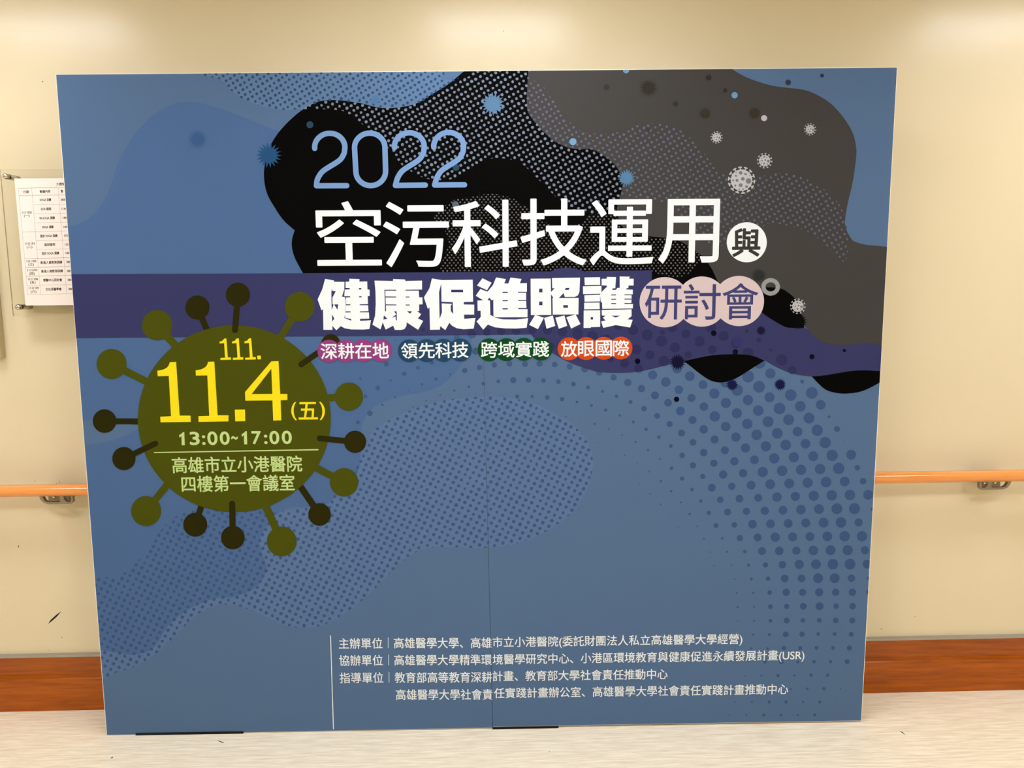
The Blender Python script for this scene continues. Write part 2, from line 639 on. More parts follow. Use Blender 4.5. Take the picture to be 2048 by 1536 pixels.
BLACK = smooth(C(500, 100, Z, [(1260, 118), (1160, 200), (1060, 262), (980, 310), (880, 335), (760, 338), (640, 310), (500, 293), (400, 303), (300, 355),
                               (200, 445), (130, 540), (92, 650), (82, 740), (100, 840), (150, 930), (200, 1000), (262, 1055)])) + \
    smooth(C(500, 100, Z, [(262, 1056), (248, 1100), (245, 1150), (260, 1210), (290, 1270), (330, 1340)])) + [(640, 600), (1180, 600), (1330, 640), (1500, 640)] + \
    [(1525, 626)] + smooth(C(1200, 520, Z, [(950, 310), (1000, 345), (1080, 390), (1130, 398), (1200, 400)])) + \
    smooth(C(1200, 520, Z, [(1195, 395), (1182, 330), (1150, 240), (1100, 190), (1050, 165), (960, 160), (900, 170)])) + [(1500, 590), (1450, 600)] + \
    smooth(C(1100, 100, Z, [(1000, 1390), (975, 1340), (940, 1270), (890, 1208), (830, 1158), (760, 1120), (680, 1100), (600, 1092), (520, 1083), (450, 1060),
                            (410, 1010), (392, 940), (400, 890), (415, 840), (424, 765), (385, 680), (310, 615), (240, 581), (170, 580), (100, 570), (40, 540)]) +
           C(500, 100, Z, [(1780, 535), (1740, 500), (1690, 450), (1630, 370), (1620, 300), (1622, 230), (1628, 120)]))
GREY = [(1050, 120)] + smooth(C(1400, 0, 2048 / 648, [(190, 425), (230, 455), (320, 500), (450, 540), (560, 556), (640, 565), (720, 590), (820, 650), (900, 735), (960, 830), (985, 920), (986, 1000),
                                                     (965, 1150), (935, 1280), (917, 1390), (925, 1450), (950, 1500)]) +
                              C(1100, 100, Z, [(1780, 1120), (1850, 1140), (1920, 1146), (1990, 1155)])) + [(1790, 700)] + \
    smooth(C(1200, 520, Z, [(1690, 505), (1640, 500), (1600, 490), (1560, 487), (1480, 494), (1380, 497), (1300, 480), (1250, 446), (1210, 400), (1150, 340)])) + \
    [(1500, 645), (1330, 640), (1150, 560), (1050, 300)]
LEAF1 = smooth(C(1200, 520, Z, [(490, 592), (640, 560), (770, 551), (880, 558), (965, 588)])) + \
    smooth(C(1200, 520, Z, [(960, 590), (880, 640), (800, 690), (740, 712), (690, 716), (640, 702), (580, 662), (530, 622), (490, 592)]))
LEAF2 = smooth(C(1200, 520, Z, [(1235, 676), (1270, 715), (1320, 758), (1380, 777), (1450, 781), (1540, 765), (1650, 710)])) + \
    smooth(C(1200, 520, Z, [(1660, 650), (1560, 646), (1480, 648), (1400, 660), (1330, 670)]))
INDIGO = [(120, 548.5), (600, 546.5), (1095, 542.8)] + smooth(C(900, 380, Z2, [(1180, 955), (1240, 928), (1320, 912), (1400, 910), (1480, 925), (1570, 952)])) + \
    [(1303.5, 540.5), (1303.5, 580), (1500, 600)] + smooth(C(1200, 520, Z, [(900, 270), (950, 310), (1000, 345), (1080, 390), (1130, 399), (1205, 400), (1250, 446), (1300, 480), (1380, 497), (1480, 494),
                                                                           (1560, 487), (1600, 490), (1640, 500), (1700, 515)])) + \
    smooth(C(1200, 520, Z, [(1700, 652), (1640, 650), (1560, 646), (1480, 648), (1400, 660), (1330, 672), (1240, 680), (1130, 665), (1040, 630), (965, 588)])) + \
    smooth(C(1200, 520, Z, [(960, 588), (880, 557), (770, 550), (640, 560), (520, 585), (410, 610), (250, 648), (130, 660), (0, 655)]) +
           C(600, 520, Z, [(1700, 642), (1580, 600), (1480, 545), (1400, 490), (1352, 435)])) + [(820, 671.3), (151, 676), (120, 676.5)]
HTOP = smooth(C(420, 130, Z2, [(60, 90), (110, 165), (170, 205), (210, 255), (250, 302), (320, 345), (360, 387), (440, 420), (540, 457), (660, 492), (780, 515), (900, 525),
                               (1010, 521), (1110, 518), (1250, 518), (1350, 519), (1480, 525), (1560, 540), (1630, 578), (1700, 625), (1740, 664), (1790, 700)]) +
              C(500, 100, Z, [(660, 450), (720, 482), (770, 530), (820, 590), (850, 640), (900, 680), (960, 722), (1030, 752), (1130, 762), (1200, 747), (1280, 702),
                              (1350, 657), (1430, 632), (1500, 637), (1570, 652), (1630, 700), (1690, 760), (1740, 810), (1790, 860), (1840, 900)]) +
              C(900, 380, Z2, [(1240, 85), (1290, 135), (1390, 185), (1450, 235), (1600, 262), (1700, 290), (1750, 275), (1830, 275), (1950, 225)]) +
              C(1100, 100, Z, [(420, 862), (560, 870), (650, 890), (700, 905), (760, 980), (830, 1020), (870, 1080), (940, 1140), (1030, 1140), (1180, 1080), (1250, 1030),
                               (1300, 1012), (1400, 1030), (1500, 1060), (1590, 1120), (1660, 1190), (1715, 1240), (1735, 1220), (1745, 1150), (1740, 1080), (1728, 990),
                               (1690, 900), (1610, 820), (1530, 770), (1450, 737), (1360, 720), (1270, 730), (1200, 748), (1100, 755), (1040, 742), (980, 700), (920, 630), (860, 552),
                               (790, 490), (720, 447), (640, 430), (540, 435), (450, 460), (380, 485), (300, 490), (230, 485), (160, 460), (90, 395), (40, 320)]) +
              [(1100, 193), (1084, 170), (1062, 157), (1057, 130), (955, 130), (938, 153), (918, 157), (898, 160), (880, 156), (851, 140)], 4, True)
H3 = smooth(C(500, 100, Z, [(1075, 980), (1100, 950), (1150, 905), (1200, 875)]) +
            C(900, 380, Z2, [(200, 95), (330, 60), (450, 48), (560, 50), (680, 80), (760, 110), (850, 175), (930, 225), (1000, 320), (1090, 362), (1180, 412), (1290, 452), (1400, 440), (1480, 412),
                             (1560, 370), (1620, 300), (1700, 285), (1850, 290)]) +
            C(1130, 280, Z2, [(590, 880), (612, 930), (640, 980), (700, 1010), (840, 1075), (900, 1110), (980, 1140), (1170, 1150), (1330, 1200), (1440, 1240), (1540, 1310), (1600, 1390)]) +
            C(1270, 440, 2048 / 380, [(700, 430), (640, 510), (560, 590), (480, 612), (330, 602), (250, 580), (190, 550), (150, 600), (-200, 620)]) +
            [(1150, 555), (900, 560), (881, 553)] + C(500, 100, Z, [(1115, 1300), (1110, 1275), (1142, 1200), (1160, 1130), (1140, 1055)]), 4, True)


def blob_dots(F, region, origin, a, b, r, colour, lvl, jit=0.7, n=7):
    xs = [p[0] for p in region]
    ys = [p[1] for p in region]
    det = a[0] * b[1] - a[1] * b[0]
    cs = [((x - origin[0]) * b[1] - (y - origin[1]) * b[0], a[0] * (y - origin[1]) - a[1] * (x - origin[0]))
          for x in (min(xs), max(xs)) for y in (min(ys), max(ys))]
    i0, i1 = int(min(c[0] / det for c in cs)) - 1, int(max(c[0] / det for c in cs)) + 2
    j0, j1 = int(min(c[1] / det for c in cs)) - 1, int(max(c[1] / det for c in cs)) + 2
    for i in range(i0, i1):
        for j in range(j0, j1):
            x = origin[0] + i * a[0] + j * b[0] + random.uniform(-jit, jit)
            y = origin[1] + i * a[1] + j * b[1] + random.uniform(-jit, jit)
            if not (min(xs) - 5 < x < max(xs) + 5 and min(ys) - 5 < y < max(ys) + 5):
                continue
            rr = r * random.uniform(0.88, 1.1)
            ph = random.uniform(0, 1)
            dot = [(x + rr * random.uniform(.85, 1.15) * math.cos(2 * math.pi * (k / n + ph)),
                    y + rr * random.uniform(.85, 1.15) * math.sin(2 * math.pi * (k / n + ph))) for k in range(n)]
            ins = [inside(p, region) for p in dot]
            if not any(ins):
                continue
            m, s = colour(x, y)
            if m is None:
                continue
            if s != 1:
                dot = [(x + (p[0] - x) * s, y + (p[1] - y) * s) for p in dot]
            if not all(ins):
                dot = clip(region, dot)
                if len(dot) < 3:
                    continue
            F.poly(dot, m, lvl)


def hcol(x, y):
    if inside((x, y), BLACK):
        return I_dotblk, 1.0
    if inside((x, y), GREY):
        return I_dotgry, 0.9
    return I_spotA, 1.0


# big halftone dots, traced one by one: (x, y, radius) in zoomed crops of the photo
BIG = []


def add(x0, y0, s, data):
    for t in data:
        p = (x0 + t[0] / s, y0 + t[1] / s, t[2] / s)
        if all((p[0] - q[0]) ** 2 + (p[1] - q[1]) ** 2 > 30 for q in BIG):
            BIG.append(p)


add(1050, 640, Z2, [(0, 515, 35), (170, 512, 35), (348, 520, 33), (523, 545, 35), (697, 575, 40), (868, 615, 37), (1037, 672, 37), (1203, 732, 43), (1363, 802, 43), (1520, 882, 46), (1673, 968, 45), (1818, 1065, 52), (1960, 1170, 47),
                    (40, 700, 32), (216, 707, 27), (390, 722, 27), (566, 750, 28), (738, 788, 22), (906, 835, 19), (1072, 893, 22), (1235, 960, 24), (1392, 1037, 32), (1546, 1122, 33), (1692, 1218, 36), (1832, 1322, 41), (1966, 1432, 39),
                    (84, 895, 18), (260, 906, 27), (434, 926, 26), (607, 958, 16), (777, 1000, 17), (944, 1054, 20), (1107, 1118, 14), (1267, 1193, 18), (1418, 1278, 21), (1566, 1370, 22), (1706, 1474, 23),
                    (478, 1130, 10), (650, 1165, 5), (816, 1216, 13), (981, 1276, 10), (1138, 1346, 10), (1294, 1427, 12), (1440, 1522, 14), (853, 1434, 7), (1014, 1503, 5),
                    (1493, 643, 54), (1648, 725, 56), (1800, 815, 50), (1947, 912, 48), (1928, 657, 57), (1780, 570, 55),
                    (85, 120, 48), (262, 115, 55), (438, 138, 55), (614, 155, 62), (790, 185, 62), (955, 225, 55), (1095, 62, 55), (1265, 115, 62), (1430, 175, 66), (1595, 247, 66), (1753, 322, 60), (1910, 408, 45), (1300, 345, 60),
                    (1462, 410, 55), (1625, 480, 62), (1165, 505, 52), (1330, 570, 52), (1725, 85, 57), (1883, 165, 52), (1608, 145, 30), (2040, 250, 62), (1000, 460, 35), (300, 310, 50)])
add(1400, 640, Z2, [(125, 85, 62), (275, 186, 60), (420, 272, 60), (143, 345, 50), (560, 390, 65), (548, 128, 20), (688, 235, 30), (824, 348, 18), (955, 468, 66), (1078, 588, 50),
                    (35, 757, 52), (167, 860, 60), (302, 972, 59), (430, 1091, 60), (552, 1216, 61), (663, 1344, 62), (770, 1478, 60), (435, 820, 66), (560, 936, 60), (681, 1060, 62), (796, 1190, 64), (904, 1326, 63), (1003, 1462, 62),
                    (695, 500, 70), (563, 662, 69), (690, 781, 69), (813, 905, 59), (930, 1035, 68), (1037, 1167, 64), (1140, 1306, 57), (1234, 1448, 57), (823, 625, 60), (1062, 878, 68), (1173, 1010, 62), (1275, 1148, 64), (1371, 1290, 66),
                    (1464, 1434, 66), (1308, 853, 69), (1412, 992, 57), (1511, 1132, 17), (1603, 1276, 35), (1690, 1425, 6), (1194, 720, 23), (45, 1014, 50), (173, 1128, 61), (300, 1246, 56), (420, 1370, 54), (532, 1497, 54), (43, 1280, 50),
                    (171, 1398, 47), (290, 1524, 47), (295, 735, 55)])
add(1420, 850, Z2, [(183, 15, 56), (430, -10, 58), (678, -40, 60), (55, 170, 46), (303, 142, 54), (547, 117, 63), (787, 96, 62), (1023, 77, 56), (1255, 62, 66), (1487, 47, 35),
                    (173, 294, 46), (414, 272, 54), (652, 252, 59), (887, 235, 61), (1116, 220, 55), (1346, 206, 66), (1573, 196, 7), (45, 447, 42), (284, 425, 49), (520, 407, 52), (751, 390, 61), (980, 378, 60), (1207, 366, 59), (1429, 355, 66), (1651, 347, 58),
                    (154, 580, 49), (387, 563, 49), (617, 549, 61), (843, 535, 62), (1065, 524, 61), (1287, 515, 62), (1505, 508, 67), (1724, 500, 32), (20, 733, 47), (254, 718, 43), (480, 704, 52), (705, 694, 58), (926, 684, 58), (1142, 675, 60), (1358, 668, 62), (1575, 661, 57), (1790, 657, 38),
                    (120, 874, 38), (344, 862, 46), (564, 852, 46), (783, 843, 56), (998, 836, 54), (1213, 828, 60), (1424, 823, 62), (1637, 819, 62), (1850, 816, 57), (206, 1018, 40), (426, 1010, 42), (641, 1003, 49), (853, 997, 51), (1064, 990, 56), (1275, 984, 58), (1484, 980, 64), (1690, 977, 65),
                    (1905, 985, 25), (70, 1176, 29), (284, 1168, 33), (496, 1161, 51), (707, 1157, 52), (914, 1152, 52), (1120, 1146, 53), (1328, 1142, 59), (1532, 1140, 62), (1738, 1140, 48), (141, 1327, 15), (349, 1322, 36), (558, 1316, 46), (763, 1313, 54), (966, 1309, 53), (1169, 1305, 52), (1372, 1303, 57), (1575, 1302, 61), (1778, 1302, 61),
                    (0, 1487, 8), (200, 1483, 13), (407, 1480, 21), (608, 1475, 46), (810, 1473, 50), (1010, 1470, 48), (1209, 1468, 56), (1410, 1465, 58), (1610, 1464, 60), (1812, 1465, 48)])
add(1200, 850, Z2, [(102, 46, 9), (262, 118, 9), (415, 200, 11), (564, 293, 13), (703, 395, 12), (836, 506, 22), (960, 627, 25), (1075, 755, 22), (1180, 888, 21), (1273, 1028, 25), (540, 47, 21), (689, 141, 22), (829, 245, 23), (961, 356, 32), (1087, 473, 36), (1202, 601, 30),
                    (955, 93, 41), (1088, 204, 39), (1213, 322, 44), (1217, 52, 47), (135, 275, 5), (291, 354, 10), (440, 444, 7), (579, 545, 11), (711, 657, 14), (833, 775, 15), (947, 906, 11), (1048, 1041, 15), (1138, 1186, 10), (1216, 1332, 12), (1284, 1487, 11),
                    (456, 695, 8), (588, 806, 10), (709, 928, 10), (819, 1055, 5), (917, 1195, 8), (1003, 1338, 6), (1073, 1493, 5), (168, 510, 3)])
add(1420, 1100, Z2, [(48, 181, 9), (250, 180, 10), (450, 177, 18), (649, 174, 31), (847, 171, 44), (1044, 168, 54), (1240, 166, 58), (1437, 166, 62), (1637, 165, 63), (1837, 165, 52), (287, 340, 9), (483, 338, 17), (678, 335, 27), (874, 333, 45), (1070, 331, 45), (1264, 330, 58), (1458, 330, 58), (1654, 330, 44), (1852, 330, 22),
                     (314, 502, 11), (506, 500, 14), (698, 497, 27), (890, 495, 43), (1083, 495, 41), (1277, 494, 48), (1470, 494, 43), (1665, 494, 43), (1850, 490, 22), (323, 665, 13), (515, 664, 12), (706, 662, 28), (897, 660, 31), (1090, 658, 40), (1282, 657, 46), (1475, 657, 32), (1668, 657, 38),
                     (325, 830, 7), (515, 828, 12), (706, 826, 22), (897, 824, 34), (1086, 822, 28), (1278, 821, 28), (1470, 823, 33), (1664, 823, 36), (505, 990, 13), (694, 989, 17), (886, 987, 33), (1076, 985, 31), (1266, 983, 22), (1458, 983, 22), (1652, 985, 28),
                     (290, 1155, 6), (480, 1152, 14), (675, 1152, 15), (863, 1148, 26), (1055, 1148, 24), (1247, 1145, 22), (1439, 1145, 21), (1632, 1146, 30), (448, 1312, 7), (642, 1310, 19), (834, 1308, 28), (1027, 1309, 18), (1217, 1307, 21), (1410, 1306, 19), (1604, 1307, 29)])
add(1420, 1200, Z2, [(407, 886, 8), (600, 883, 12), (796, 885, 20), (988, 882, 13), (1182, 880, 20), (1376, 879, 20), (1764, 882, 6), (943, 1042, 12), (1138, 1038, 15), (1332, 1037, 20), (1527, 1037, 8), (292, 1194, 8), (490, 1194, 11), (692, 1193, 18), (889, 1194, 19), (1087, 1193, 12), (1284, 1193, 19), (1480, 1193, 4),
                     (221, 1343, 8), (425, 1344, 11), (627, 1346, 17), (828, 1346, 15), (1027, 1344, 12), (1226, 1344, 18)])
add(700, 640, Z2, [(425, 515, 30), (795, 558, 23), (635, 630, 26), (120, 687, 16), (477, 708, 14), (325, 795, 29), (182, 893, 23), (843, 752, 15), (1008, 690, 20), (1174, 636, 13), (960, 500, 25), (685, 824, 8), (528, 902, 14), (378, 994, 14), (233, 1092, 33), (93, 1198, 23), (531, 235, 10), (272, 595, 5),
                   (1342, 591, 31), (1515, 556, 31), (1690, 526, 31), (1865, 512, 34), (1390, 781, 16), (1221, 827, 14), (1056, 880, 10), (891, 944, 9), (1561, 745, 22), (1735, 718, 22), (1911, 704, 36), (1957, 897, 24), (735, 1018, 9), (1425, 165, 52), (1250, 205, 33), (1470, 365, 40), (1600, 140, 45), (1770, 130, 48), (1945, 125, 50), (855, 110, 22), (695, 170, 10)])

# --- the two panels with the printed ground on them
for nm, q, pq, lab in (('panel', QL, PL, 'left panel with the green date emblem'), ('panel', QR, PR, 'right panel with the grey cloud shapes')):
    F = Flat(loc, [pq])
    F.poly([(0, 0), (2048, 0), (2048, 1536), (0, 1536)], I_light, 1)
    F.poly(H4, I_pale, 1.5)
    F.poly(DEEP, I_deep, 2)
    F.poly(SLIV, I_light, 3)
    for (x, y, r) in BIG:
        F.disc(x, y, r, I_spot, 4, 24 if r > 5 else 12)
    blob_dots(F, H4, (848.2, 906.7), (11.6, 6.1), (-5.7, 10.85), 3.5, lambda x, y: (I_spot, 1.0), 3.5)
    # upper-left light ground under the halftone
    F.poly(HTOP, I_patch, 2.5)
    F.poly(GREY, I_grey, 5)
    F.poly(BLACK, I_black, 6)
    F.poly(LEAF1, I_black, 6)
    F.poly(LEAF2, I_black, 6)
    blob_dots(F, HTOP, (483.6, 155.6), (14.0, 4.1), (-8.6, 5.4), 2.95, hcol, 7)
    blob_dots(F, H3, (903.4, 541.5), (8.6, -0.1), (4.3, 5.2), 1.75, lambda x, y: (I_fine, 1.0) if inside((x, y), BLACK) else (None, 1), 8, 0.3)
    F.poly(INDIGO, I_indigo, 9)
    for (x, y, r) in BIG:
        if inside((x, y), INDIGO):
            d = [(x + r * math.cos(2 * math.pi * i / 24), y + r * math.sin(2 * math.pi * i / 24)) for i in range(24)]
            if not all(inside(p, INDIGO) for p in d):
                d = clip(INDIGO, d)
            if len(d) > 2:
                F.poly(d, I_indspot, 10)
    bm = panel_mesh(nm, q)
    k, kd = F.mi(M_foam), F.mi(M_dark)
    seam_x = (SB[0] + ST[0]) / 2
    tmp = bpy.data.meshes.new('tmp')
    bm.to_mesh(tmp)
    n0 = len(F.bm.faces)
    F.bm.from_mesh(tmp)
    F.bm.faces.ensure_lookup_table()
    for f in F.bm.faces[n0:]:
        f.material_index = kd if abs(f.calc_center_median().x - seam_x) < 0.02 and abs(f.normal.x) > .5 else k
    bpy.data.meshes.remove(tmp)
    F.build(nm, backdrop, label=lab)

# --- black strips under the lower edge
for x0, x1 in ((272, 487), (985, 1117)):
    a, b = loc(x0, 1470.5 - (x0 - 213) * .0190), loc(x1, 1470.5 - (x1 - 213) * .0190)
    bm = bmesh.new()
    box(bm, a[0], b[0], -0.003, 0.03, FLOOR, 0.0035)
    obj('base_strip', bm_mesh('base_strip', bm, mat('black_rubber', (12, 12, 12), .6, .2)), backdrop, label='black strip under the lower edge')

# --- words -----------------------------------------------------------------
T = {}
ROWS = [
    ('主辦單位', (600, 950), (228, 985), (482, 983), 62), ('高雄醫學大學、高雄', (600, 950), (550, 982), (1121, 980), 62),
    ('協辦單位', (600, 950), (230, 1084), (485, 1082), 62), ('高雄醫學大學精準環', (600, 950), (552, 1082), (1121, 1079), 62),
    ('指導單位', (600, 950), (233, 1186), (488, 1184), 62), ('教育部高等教育深耕', (600, 950), (555, 1184), (1123, 1181), 62),
    ('高雄醫學大學社會責', (600, 950), (562, 1284), (1126, 1282), 62)]
ROWS_R = [
    ('市立小港醫院(委託財團法人私立高雄醫學大學經營)', (1127, 977), (832, 957)),
    ('境醫學研究中心、小港區環境教育與健康促進永續發展計畫(USR)', (1128, 1078), (1195, 1051)),
    ('計畫、教育部大學社會責任推動中心', (1128, 1176), (395, 1163)),
    ('任實踐計畫辦公室、高雄醫學大學社會責任實踐計畫推動中心', (1136, 1275), (1100, 1251))]
TITLE = [('空', 632.6, 762.5, 402.5, 531.3), ('污', 766.6, 898.1, 403.5, 534), ('科', 903.4, 1035, 399.7, 533.8), ('技', 1041, 1173.5, 397.1, 531.3),
         ('運', 1179.6, 1307.7, 398.8, 530.4), ('用', 1317.2, 1438.5, 397.9, 527)]
SEMI = [('研', 262, 478, 150, 350), ('討', 488, 705, 140, 350), ('會', 715, 925, 135, 348)]
BADGES = [('深耕在地', I_mag, [658, 692.3, 726.5, 761.5], 702.3), ('領先科技', I_teal, [818.8, 853.3, 886.8, 920.8], 701.3),
          ('跨域實踐', I_green, [978.2, 1012.8, 1047.5, 1081.6], 699.5), ('放眼國際', I_orange, [1138, 1172.2, 1207.4, 1241.8], 697.6)]
SHEET = [('大禮堂', 432, 249, 0), ('日期', 192, 306, 38), ('會議內容', 329, 303, 78), ('會', 453, 301, 16),
         ('SOGA 演練', 333, 364, 82), ('EDR 課程', 338, 431, 74), ('90-SOGA 演練', 345, 497, 112), ('SOGA 演練', 350, 563, 82), ('急診 SOGA 演練', 357, 628, 126),
         ('面試報到', 364, 692, 78), ('急診 SOGA 演練', 369, 755, 126), ('新進人員教育訓練', 376, 822, 158), ('新進人員教育訓練', 381, 886, 158),
         ('環醫中心研討會', 385, 951, 138), ('文化長醫學會', 392, 1018, 116),
         ('1111031', 198, 456, 68), ('(一)', 196, 480, 40), ('1111101', 218, 684, 68), ('(二)', 216, 708, 40), ('1111102', 230, 812, 70), ('(三)', 228, 836, 40),
         ('1111103', 236, 878, 70), ('(四)', 234, 903, 40), ('1111104', 242, 944, 70), ('(五)', 240, 967, 40), ('1111105', 248, 1009, 72), ('(六)', 246, 1035, 40),
         ('0800', 458, 363, 34), ('1140', 464, 429, 34), ('1400', 471, 495, 34), ('1600', 476, 561, 34), ('0730', 482, 626, 34), ('1330', 487, 690, 34), ('1800', 493, 753, 34),
         ('0800', 499, 818, 34), ('0800', 503, 884, 34), ('0800', 508, 949, 34), ('0800', 514, 1016, 34)]
prepare([r[0] for r in ROWS] + [r[0] for r in ROWS_R] + [t[0] for t in TITLE] + [t[0] for t in SEMI] + [c for b in BADGES for c in b[0]] +
        [s[0] for s in SHEET] + ['與', '五', '(', ')', '1', '3', ':', '0', '~', '7', '高雄市立小港醫院', '四樓第一會議室'])

# 2022
F = Flat(loc)


def two(x0, xr, yt, xb, yb, xe, ye):
    """x0 start, xr right extreme, yt top, (xb, yb) lower-left corner, (xe, ye) end"""
    w_ = xr - x0
    r = w_ / 2
    cx, cyy = x0 + r, yt + r * 0.93
    pts = [(x0 + 0.3, cyy + 2)]
    for i in range(0, 19):
        a = math.pi - math.pi * i / 18
        pts.append((cx + r * math.cos(a), cyy - r * 0.93 * math.sin(a)))
    hgt = yb - cyy
    for dx, dy in ((-.02, .14), (-.12, .29), (-.29, .40), (-.52, .51), (-.74, .63), (-.86, .76), (-.92, .87)):
        pts.append((xr + dx * w_, cyy + dy * hgt))
    pts.append((xb, yb))
    q = smooth(pts[20:], 4)
    return pts[:20] + q, [(xb, yb), (xe, ye)]


for a in ((629.4, 690, 266.7, 633.2, 371.6, 693.6, 371.4), (788.8, 848.6, 265.6, 791.0, 371.0, 850.6, 370.3), (867.5, 927.3, 265, 869.4, 370.2, 929, 369.7)):
    p, q = two(*a)
    F.stroke(p, 10.7, I_2022, 12)
    F.stroke(q, 10.7, I_2022, 12.3)
zp = []
r = 30.4
xl, xr, yt, yb = 709.8, 769.4, 266.4, 371.4
for i in range(19):
    a = math.pi + math.pi * i / 18
    zp.append(((xl + xr) / 2 + r * math.cos(a), yt + r * .95 + r * .95 * math.sin(a)))
for i in range(19):
    a = math.pi * i / 18
    zp.append(((xl + xr) / 2 + 2 + (r - .6) * math.cos(a), yb - r * .95 + r * .95 * math.sin(a)))
F.stroke(zp, 10.7, I_2022, 12, closed=True)
F.build('year_lettering', backdrop, label='light blue rounded numerals 2022')

# title
F = Flat(loc)
for c, x0, x1, y0, y1 in TITLE:
    glyph_box(F, c, x0, x1, y0, y1, I_white, 12, 1.0, -0.006)
F.build('title_lettering', backdrop, label='white title characters on the black shape')

# the heavy second title line, traced
G1 = lambda p: C(620, 545, 2048 / 340, p)
G2 = lambda p: C(940, 540, 2048 / 340, p)
rc = lambda a, b, c, d: [(a, b), (c, b), (c, d), (a, d)]
F = Flat(loc)
HEAVY1 = [
    ([(183, 77), (293, 97), (270, 170), (258, 235), (262, 440), (272, 690), (163, 690), (158, 440), (140, 457), (93, 325), (150, 200)], []),
    ([(268, 112), (416, 113), (413, 205), (385, 292), (420, 297), (430, 330), (432, 400), (428, 490), (415, 548), (500, 582), (605, 583), (735, 575), (717, 680), (640, 687), (500, 685), (420, 672), (372, 645), (318, 695),
      (270, 640), (270, 590), (295, 555), (265, 505), (262, 455), (285, 390), (272, 375), (272, 300), (312, 225), (272, 222), (260, 170)], [[(292, 384), (340, 384), (332, 450)]]),
    ([(475, 75), (598, 80), (595, 110), (690, 108), (693, 205), (718, 207), (720, 280), (695, 285), (700, 380), (600, 383), (600, 395), (700, 395), (705, 465), (602, 468), (602, 480), (710, 480), (715, 555), (603, 558), (605, 590), (500, 590),
      (497, 560), (425, 545), (425, 482), (492, 480), (490, 468), (432, 468), (434, 396), (488, 395), (488, 383), (437, 383), (434, 301), (485, 300), (485, 285), (414, 284), (420, 206), (480, 204), (480, 187), (430, 185), (430, 112), (475, 109)],
     [rc(590, 187, 620, 205), rc(592, 285, 623, 300)]),
    ([(778, 98), (1000, 103), (1003, 78), (1145, 85), (1150, 103), (1350, 98), (1350, 205), (1150, 207), (1150, 218), (1310, 218), (1315, 300), (1355, 300), (1357, 383), (1315, 385), (1315, 463), (1290, 465), (1340, 503), (1300, 553), (1363, 583),
      (1303, 690), (1165, 600), (1163, 640), (1140, 680), (1095, 692), (1022, 690), (1003, 640), (912, 687), (877, 600), (850, 685), (753, 628), (785, 520), (793, 380), (790, 230)],
     [[(897, 207), (1040, 207), (1040, 219), (908, 219), (910, 288), (1040, 290), (1040, 301), (911, 301), (914, 384), (1042, 386), (1042, 396), (915, 396), (918, 465), (905, 470), (900, 300)],
      rc(1153, 290, 1200, 301), rc(1153, 386, 1203, 397), [(1168, 466), (1230, 466), (1207, 498)], [(1010, 467), (1045, 467), (1048, 577), (1036, 577), (1032, 530), (985, 546), (1040, 503)], [(890, 517), (935, 557), (885, 568)]]),
    ([(1470, 72), (1585, 92), (1960, 87), (1965, 352), (1852, 355), (1852, 385), (1978, 387), (1978, 507), (1855, 507), (1858, 558), (1993, 548), (1972, 675), (1850, 683), (1770, 672), (1710, 640), (1680, 605), (1630, 693), (1568, 645), (1565, 688),
      (1447, 690), (1440, 420), (1420, 438), (1373, 300), (1440, 190)],
     [[(1582, 130), (1585, 352), (1720, 357), (1725, 500), (1697, 465), (1695, 400), (1712, 378), (1587, 372), (1590, 480), (1562, 560), (1555, 235)], rc(1700, 207, 1845, 238)])]
